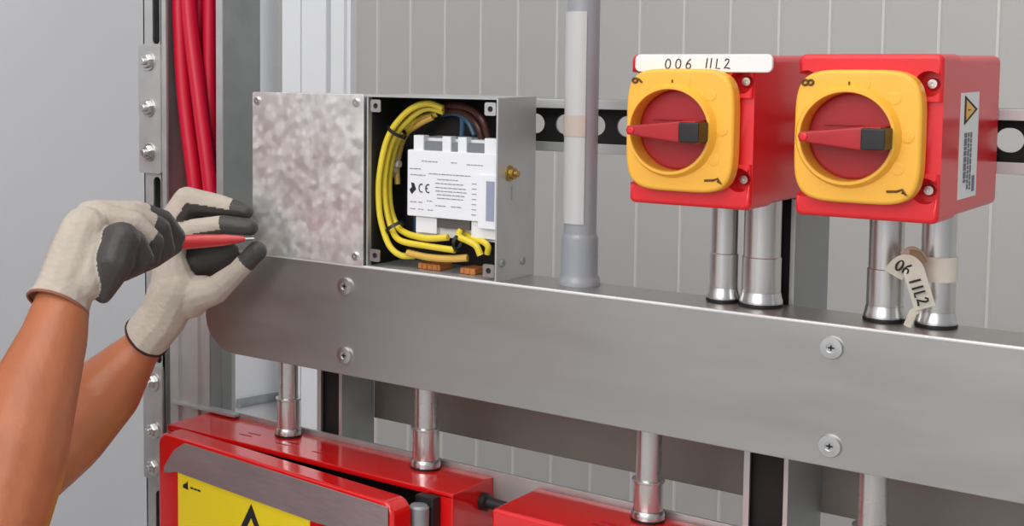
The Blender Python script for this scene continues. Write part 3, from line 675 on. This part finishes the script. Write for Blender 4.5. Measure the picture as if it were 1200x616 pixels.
# cover of the first: hinged at the left, ajar
hinge = Vector((-1.108, -.009, 0)); ca = math.radians(-5.6)
CM = Matrix.Translation(hinge) @ Matrix.Rotation(ca, 4, 'Z')     # local x along the cover, local y<0 outwards
CT, CL, CH = .026, .372, .30
bm = nb()
pr_ = rrect(.018, CL, RT-CH, RT, .014, 6)
prism(bm, pr_, -CT, 0, .004, 3, bside='front', M=CM)
cover = obj('cover', bm, M['red_top'], e1)
CI = CM.inverted()
def oncover(px, py, off=0.0):
    o_, d_ = CI @ EYE, CI.to_3x3() @ ray(px, py); t_ = (-CT - off - o_.y)/d_.y; p = o_ + d_*t_; return (p.x, p.z)
lab = [oncover(*p) for p in ((207, 556), (215, 556))]
lx0, lz1 = oncover(209, 560)
lx1 = .262
lzb = RT - .255
bm = nb(); prism(bm, rrect(lx0, lx1, lzb, RT-.030, .003), -CT-.0006, -CT+.0005, M=CM); lb = obj('warning_label', bm, M['yellow_label'], cover); lb['label'] = 'yellow warning label'
apx = oncover(295, 590); ts = .085
tri = [(apx[0], apx[1]), (apx[0]-ts*.55, apx[1]-ts*.95), (apx[0]+ts*.55, apx[1]-ts*.95)]
tri2 = [(apx[0], apx[1]-.015), (apx[0]-ts*.55+.0105, apx[1]-ts*.95+.0062), (apx[0]+ts*.55-.0105, apx[1]-ts*.95+.0062)]
bm = nb(); prism(bm, tri, -CT-.0010, -CT-.0004, M=CM, holes=[tri2]); obj('warning_triangle', bm, M['ink'], lb)
bx, bz = apx[0], apx[1]-.045
bm = nb(); prism(bm, [(bx+.004, bz+.020), (bx-.010, bz-.006), (bx-.001, bz-.004), (bx-.006, bz-.026), (bx+.010, bz+.004), (bx+.001, bz+.002)], -CT-.0010, -CT-.0004, M=CM); obj('lightning_symbol', bm, M['ink'], lb)
bm = nb(); q = oncover(217, 566)
prism(bm, [(q[0]-.003, q[1]-.005), (q[0]+.006, q[1]-.006), (q[0]+.005, q[1]+.004), (q[0]+.003, q[1]+.001), (q[0]-.002, q[1]-.001)], -CT-.0010, -CT-.0004, M=CM)
for k in range(3): prism(bm, [(q[0]+.010+.006*k, q[1]-.0035), (q[0]+.0148+.006*k, q[1]-.0035), (q[0]+.0148+.006*k, q[1]-.0015), (q[0]+.010+.006*k, q[1]-.0015)], -CT-.0010, -CT-.0004, M=CM)
obj('label_print', bm, M['ink'], lb)
# tape across the cover top
tp = [(193, 553), (194, 545), (205, 527), (218, 517), (232, 513), (270, 523), (330, 543), (400, 567), (456, 587), (456, 640), (420, 625), (372, 612), (300, 586), (215, 555), (208, 552), (200, 553)]
tpl = [oncover(*p) for p in tp]; tpl = [(min(max(p[0], .0185), CL), min(p[1], RT-.003)) for p in tpl]
bm = nb(); prism(bm, tpl, -CT-.0022, -CT-.0011, .0004, 1, M=CM); tpo = obj('tape', bm, M['tape'], cover); tpo['label'] = 'wide grey tape along the cover top'
bm = nb(); prism(bm, [(CL-.050, RT-.08), (CL-.004, RT-.05), (CL-.004, RT-.12), (CL-.04, RT-.13)], -CT-.0008, -CT+.0002, M=CM); bm.free()
# lock barrel in the gap on the right
c = atZ(508, 590, RT-.012)
bm = nb(); lathe(bm, [(.010, -.04), (.010, -.002), (.008, 0)], Matrix.Translation((-.7385, -.030, RT-.010)), 24); o = obj('latch_barrel', bm, M['galv_dark'], e1); o['label'] = 'grey latch barrel in the gap'
bm = nb(); box(bm, -.7498, -.7275, -.022, -.0082, RT-.055, RT-.004, .002); obj('latch_block', bm, M['rubber'], e1)
bm = nb(); lathe(bm, [(.009, 0), (.009, .006), (.006, .008), (.005, .03), (.003, .034)], Matrix.Translation((-.7139, .045, RT-.020)) @ Matrix.Rotation(PI/2, 4, 'Y'), 18); o = obj('cable_gland', bm, M['rubber'], e1); o['label'] = 'black cable gland on the right side'

# lower conduits
def low_pipe(px, py, r, label, zc, ztop=BZ0-.0005):
    c = at(px, py, .047)
    t = thing('steel_conduit', (c.x, .047, RT), label, 'conduit', 'steel conduits between the beam and the red enclosures')
    T = Matrix.Translation((c.x, .047, 0))
    bm = nb(); lathe(bm, [(r-.0012, RT+.003), (r-.0012, 1.333)], T, 32); obj('tube', bm, M['steel'], t)
    bm = nb(); lathe(bm, [(r+.0006, RT+.010), (r+.0006, zc-.002), (r+.0022, zc-.001), (r+.0022, zc+.0005), (r-.0010, zc+.001)], T, 32); obj('coupling', bm, M['steel'], t)
    bm = nb(); lathe(bm, [(r+.0026, RT+.0025), (r+.0026, RT+.007), (r+.0010, RT+.0098)], T, 32); obj('base_collar', bm, M['screw'], t)
    bm = nb(); lathe(bm, [(r+.0022, RT), (r+.003, RT+.0003), (r+.003, RT+.0022), (r+.001, RT+.0025)], T, 32); o = obj('gasket_ring', bm, M['rubber'], t); o['label'] = 'dark gasket ring'
low_pipe(338, 465, .0122, 'leftmost steel conduit rising from the red enclosure to the beam', 1.1706)
low_pipe(499, 505, .0130, 'steel conduit at the right end of the enclosure with the warning label', 1.1700)
low_pipe(760, 560, .0125, 'steel conduit rising from the plain red enclosure to the middle of the beam', 1.1655)
low_pipe(1022, 600, .0128, 'rightmost steel conduit below the beam, beside the right upright', 1.1665)

# ------------------------------------------------------------------ the person: body, gloves, clothing
def ballbm(chains, step=.22):
    t = nb()
    for pts in chains:
        for (a, ra), (b, rb) in zip(pts, pts[1:]):
            L = (b - a).length; n = max(1, int(L/(step*min(ra, rb))))
            for i in range(n+1):
                k = i/n
                bmesh.ops.create_icosphere(t, subdivisions=2, radius=ra+(rb-ra)*k, matrix=Matrix.Translation(a.lerp(b, k)))
    return t
def blob(name, chains, voxel, mats, parent, smooth_it=6, cutplane=None, rule=None, factor=.5):
    t = ballbm(chains)
    o = obj(name, t, mats, parent, smooth=0)
    m = o.modifiers.new('r', 'REMESH'); m.mode = 'VOXEL'; m.voxel_size = voxel
    if smooth_it:
        m2 = o.modifiers.new('s', 'SMOOTH'); m2.factor = factor; m2.iterations = smooth_it
    dg = bpy.context.evaluated_depsgraph_get(); me = bpy.data.meshes.new_from_object(o.evaluated_get(dg))
    old = o.data; o.modifiers.clear()
    me.materials.clear()
    for q in (mats if isinstance(mats, (list, tuple)) else [mats]): me.materials.append(q)
    if cutplane:
        b = nb(); b.from_mesh(me)
        bmesh.ops.bisect_plane(b, geom=b.verts[:]+b.edges[:]+b.faces[:], plane_co=cutplane[0], plane_no=cutplane[1], clear_outer=True)
        b.to_mesh(me); b.free()
    if rule:
        for p in me.polygons: p.material_index = rule(p.center, p.normal)
    me.shade_smooth(); o.data = me; bpy.data.meshes.remove(old)
    return o
def chain(l):     # (px, py, depth, radius in px)
    return [(pz(x, y, z), r*z/F) for x, y, z, r in l]
K = .916
# arm landmarks
near_w = [(74, 352, 1.19, 33), (62, 400, 1.175, 42), (40, 460, 1.15, 54), (15, 540, 1.11, 66), (-15, 650, 1.06, 62)]
far_w = [(190, 376, 1.475, 20), (164, 409, 1.485, 25), (122, 460, 1.50, 44), (74, 506, 1.52, 54), (18, 565, 1.545, 48)]
ch = [chain(near_w), chain(far_w)]
r_el, l_el = ch[0][-1][0], ch[1][-1][0]
r_sh, l_sh = Vector((-1.30, -.66, 1.41)), Vector((-1.50, -.30, 1.41))
mid = (r_sh + l_sh)/2; fwd = Vector((.87, .49, 0)).normalized(); side = (r_sh - l_sh).normalized()
hip = Vector((mid.x - .03, mid.y - .02, .93)); neck = mid + Vector((0, 0, .07)); head = neck + Vector((.03, .015, .165))
chains = ch + [[(r_el, .042), (r_sh, .055)], [(l_el, .044), (l_sh, .055)], [(r_sh, .055), (mid, .085), (l_sh, .055)],
     [(mid + Vector((0, 0, -.06)), .115), (hip + Vector((0, 0, .12)), .115), (hip, .12)],
     [(mid + side*.075 + Vector((0, 0, -.09)), .10), (hip + side*.06, .10)], [(mid - side*.075 + Vector((0, 0, -.09)), .10), (hip - side*.06, .10)],
     [(mid + Vector((0, 0, .02)), .065), (neck + Vector((.01, 0, .06)), .056)],
     [(head + Vector((0, 0, -.045)) + fwd*.02, .066), (head + Vector((0, 0, .035)), .082), (head + Vector((0, 0, .035)) - fwd*.025, .084)],
     [(head + fwd*.035 + Vector((0, 0, -.075)), .042), (head + fwd*.02 + Vector((0, 0, -.04)), .06)],
     [(head + fwd*.086 + Vector((0, 0, .012)), .009), (head + fwd*.098 + Vector((0, 0, -.018)), .014)],
     [(head + fwd*.074 - side*.022 + Vector((0, 0, -.058)), .007), (head + fwd*.080 + Vector((0, 0, -.058)), .009), (head + fwd*.074 + side*.022 + Vector((0, 0, -.058)), .007)]]
for s in (1, -1):
    chains.append([(head + side*s*.082 + Vector((0, 0, .012)), .016), (head + side*s*.080 + Vector((0, 0, -.018)), .012)])
    kn = hip + side*s*.11 + fwd*.03; kn = Vector((kn.x, kn.y, .50)); an = Vector((kn.x - fwd.x*.03, kn.y - fwd.y*.03, .09))
    chains += [[(hip + side*s*.085, .095), (kn, .062)], [(kn, .062), (kn.lerp(an, .3) - fwd*.015, .058), (an, .042)], [(an - fwd*.03 + Vector((0, 0, -.045)), .04), (an + fwd*.13 + Vector((0, 0, -.055)), .034)]]
body = blob('person', chains, .0045, M['skin'], None, 5)
tag(body, 'person reaching in from the left in cream work gloves, both hands on a red tool', 'person')
# clothing (children)
def grow(c, d): return [(p, r + d) for p, r in c]
ru, lu = r_el.lerp(r_sh, .45), l_el.lerp(l_sh, .45)
sc = [[(ru, .062), (r_sh, .066)], [(lu, .062), (l_sh, .066)], [(r_sh, .066), (mid, .096), (l_sh, .066)],
      [(mid + Vector((0, 0, -.06)), .128), (hip + Vector((0, 0, .12)), .128), (hip + Vector((0, 0, -.05)), .142)],
      [(mid + side*.078 + Vector((0, 0, -.09)), .112), (hip + side*.07 + Vector((0, 0, -.05)), .124)], [(mid - side*.078 + Vector((0, 0, -.09)), .112), (hip - side*.07 + Vector((0, 0, -.05)), .124)]]
blob('shirt', sc, .009, M['shirt'], body, 4)
tc_ = []
for s in (1, -1):
    kn = hip + side*s*.11 + fwd*.03; kn = Vector((kn.x, kn.y, .50)); an = Vector((kn.x - fwd.x*.03, kn.y - fwd.y*.03, .09))
    tc_ += [[(hip + side*s*.085, .108), (kn, .080)], [(kn, .080), (an + Vector((0, 0, .03)), .068)]]
    blob('boot', [[(an + Vector((0, 0, .06)), .052), (an + Vector((0, 0, -.03)), .054)], [(an - fwd*.03 + Vector((0, 0, -.042)), .047), (an + fwd*.14 + Vector((0, 0, -.048)), .041)]], .008, M['boots'], body, 3)
tc_.append([(hip + side*.06, .12), (hip - side*.06, .12)])
blob('trousers', tc_, .010, M['trousers'], body, 4)
blob('hair', [[(head + Vector((0, 0, .062)) - fwd*.022, .078), (head + Vector((0, 0, .04)) - fwd*.045, .078), (head + Vector((0, 0, -.03)) - fwd*.05, .055)]], .006, M['hair'], body, 3)
for s in (1, -1):
    b = nb(); bmesh.ops.create_icosphere(b, subdivisions=3, radius=.0105, matrix=Matrix.Translation(head + fwd*.0715 + side*s*.032 + Vector((0, 0, .015)))); e = obj('eye', b, M['eye'], body)
    b = nb(); bmesh.ops.create_icosphere(b, subdivisions=2, radius=.0050, matrix=Matrix.Translation(head + fwd*.0785 + side*s*.032 + Vector((0, 0, .014)))); obj('iris', b, M['hair'], e)

# gloves: each chain carries a rule for the coating: 0 knit, 1 coated, 2 coated on the palm side, 3 coated on the palm side and the tip
def glove(chs, palm_dir, cut, voxel=.0014, tip_from=.65, thr=.10):
    pts = []
    cc = []
    for rule_, l in chs:
        c = chain(l); cc.append(c)
        tot = sum((b[0]-a[0]).length for a, b in zip(c, c[1:])); s = 0
        for (a, ra), (b, rb) in zip(c, c[1:]):
            L = (b-a).length
            if not isinstance(rule_, tuple): rule_ = (rule_, tip_from, palm_dir, thr)
            for i in range(9):
                k = i/8; pts.append((a.lerp(b, k), ra+(rb-ra)*k, rule_, (s + L*k)/tot))
            s += L
    P_ = [(p.x, p.y, p.z, r, ru_, u) for p, r, ru_, u in pts]
    kd = KDTree(len(P_))
    for i, p in enumerate(P_): kd.insert(p[:3], i)
    kd.balance()
    def rule(c, n):
        best, bd = None, 1e9
        for co, idx, dist in kd.find_n(c, 24):
            d = dist - P_[idx][3]
            if d < bd: bd, best = d, P_[idx]
        (ru_, tf, pdir, th), u = best[4], best[5]
        if ru_ == 0: return 0
        if ru_ == 1: return 1
        if ru_ == 3 and u > tf: return 1
        return 1 if n.dot(pdir) > th else 0
    return blob('glove', cc, voxel, [M['knit'], M['coating']], body, 5, cut, rule, .45)
# far (left) hand: back towards the camera, thumb below, pinching the tool
z0 = 1.475
DN, UPD = (-_up*.95 + _fw*.3).normalized(), (_up*.9 + _fw*.2 + _rt*.2).normalized()
far = [
 (0, [(158, 413, 1.486, 29), (172, 394, 1.482, 29), (190, 372, 1.476, 29), (205, 340, 1.470, 31)]),
 (0, [(205, 345, 1.470, 29), (198, 305, 1.468, 20), (198, 285, 1.466, 15)]),
 (0, [(222, 348, 1.470, 26), (240, 340, 1.464, 18)]),
 (0, [(196, 330, 1.480, 20), (203, 262, 1.482, 17)]),
 (1, [(228, 308, 1.494, 20), (252, 304, 1.498, 18), (268, 296, 1.500, 13)]),
 ((3, .66, DN, .15), [(199, 284, 1.464, 14), (226, 268, 1.456, 12.0), (262, 263, 1.448, 11.5), (293, 266, 1.440, 10.5)]),
 ((3, .80, DN, -.12), [(203, 260, 1.478, 18), (219, 235, 1.474, 17), (256, 241, 1.468, 14), (288, 248, 1.460, 9.5)]),
 ((1, .6, DN, 0), [(212, 262, 1.498, 14), (232, 248, 1.498, 12), (258, 252, 1.492, 10.5), (282, 254, 1.484, 8.5)]),
 ((1, .6, DN, 0), [(214, 266, 1.516, 12), (234, 256, 1.518, 11), (256, 258, 1.510, 9.5), (270, 262, 1.505, 8.5)]),
 ((3, .80, UPD, .85), [(226, 346, 1.464, 22), (252, 340, 1.456, 17), (277, 319, 1.448, 12.5), (301, 294, 1.441, 12.5)]),
]
pd = (-_up*.9 + _fw*.35).normalized()
ax = (pz(190, 372, 1.476) - pz(172, 394, 1.482)).normalized(); cpt = pz(176, 396, 1.484)
fg = glove(far, DN, (cpt, -(ax + _fw*-.30).normalized()))
fg['label'] = 'left glove, back of the hand showing'
# near (right) hand: seen from the little-finger side, fingers curled towards the tool
PDN = (-_up*.55 + _rt*.45 + _fw*.2).normalized()
near = [
 (0, [(64, 366, 1.186, 40), (74, 345, 1.190, 36), (90, 300, 1.200, 34), (100, 272, 1.206, 31)]),
 (0, [(100, 330, 1.188, 24), (112, 285, 1.200, 22)]),
 (0, [(112, 262, 1.225, 28), (106, 300, 1.215, 30)]),
 (1, [(121, 345, 1.190, 11), (136, 304, 1.186, 24), (143, 282, 1.188, 23)]),                                        # heel of the palm
 (1, [(140, 281, 1.194, 22), (158, 284, 1.197, 15), (168, 302, 1.204, 13), (156, 314, 1.208, 11.5)]),               # little finger
 ((3, .70, PDN, .3), [(118, 262, 1.222, 26), (156, 262, 1.226, 15.5), (180, 283, 1.232, 13), (177, 303, 1.236, 11.5)]),
 ((3, .64, PDN, .2), [(114, 256, 1.244, 23), (154, 251, 1.250, 15), (187, 268, 1.262, 14), (194, 292, 1.270, 12)]),
 ((3, .52, PDN, .0), [(112, 254, 1.264, 20), (160, 248, 1.276, 14.0), (191, 258, 1.290, 13), (206, 277, 1.304, 12)]),
 (1, [(104, 312, 1.244, 20), (142, 314, 1.272, 17), (178, 300, 1.292, 15), (203, 287, 1.306, 12)]),
 (0, [(106, 254, 1.236, 20), (104, 256, 1.262, 20)]),
]
pd2 = (-_up*.55 + _rt*.35 + _fw*.3).normalized()
ax = (pz(90, 300, 1.200) - pz(64, 366, 1.186)).normalized(); cpt = pz(67, 358, 1.189)
ng = glove(near, pd2, (cpt, -(ax + _fw*.25).normalized()), thr=.25)
ng['label'] = 'right glove, seen from the little finger side'
# cuff hems follow the cut edge
def hem(gl, r, m, name):
    b = nb(); b.from_mesh(gl.data); es = [e for e in b.edges if e.is_boundary]
    vs = {v for e in es for v in e.verts}
    if not vs: b.free(); return
    c = sum((v.co for v in vs), Vector())/len(vs)
    # walk the loop
    loops = []; left = set(vs)
    while left:
        v = left.pop(); path = [v]; cur = v
        while True:
            nxt = next((e.other_vert(cur) for e in cur.link_edges if e.is_boundary and e.other_vert(cur) in left), None)
            if nxt is None: break
            left.discard(nxt); path.append(nxt); cur = nxt
        loops.append(path)
    lp = max(loops, key=len); co = [v.co.copy() for v in lp]; b.free()
    n = len(co); co = [sum((co[(i+k) % n] for k in range(-6, 7)), Vector())/13 for i in range(0, n, 4)]; co.append(co[0])
    bm = nb(); tube(bm, co, r, 8); obj(name, bm, m, gl)
hem(fg, .0016, M['hem'], 'cuff_hem'); hem(ng, .0015, M['hem_tan'], 'cuff_hem')

# ------------------------------------------------------------------ the tool in the hands
a, b = pz(206, 284, 1.335), pz(285, 280, 1.420)
t = thing('screwdriver', tuple(a), 'red handled slim hand tool held between the gloves', 'hand tool')
d = (b - a); L = d.length; q = Vector((0, 0, 1)).rotation_difference(d.normalized()).to_matrix().to_4x4(); T = Matrix.Translation(a) @ q
bm = nb(); lathe(bm, [(.004, -.002), (.0066, 0), (.0072, .006), (.0068, L*.35), (.0058, L*.7), (.0036, L*.95), (.0030, L)], T, 20); obj('handle', bm, M['red'], t)
bm = nb(); lathe(bm, [(.0016, L-.002), (.0016, L+.012), (.0010, L+.018)], T, 14); obj('shank', bm, M['screw'], t)
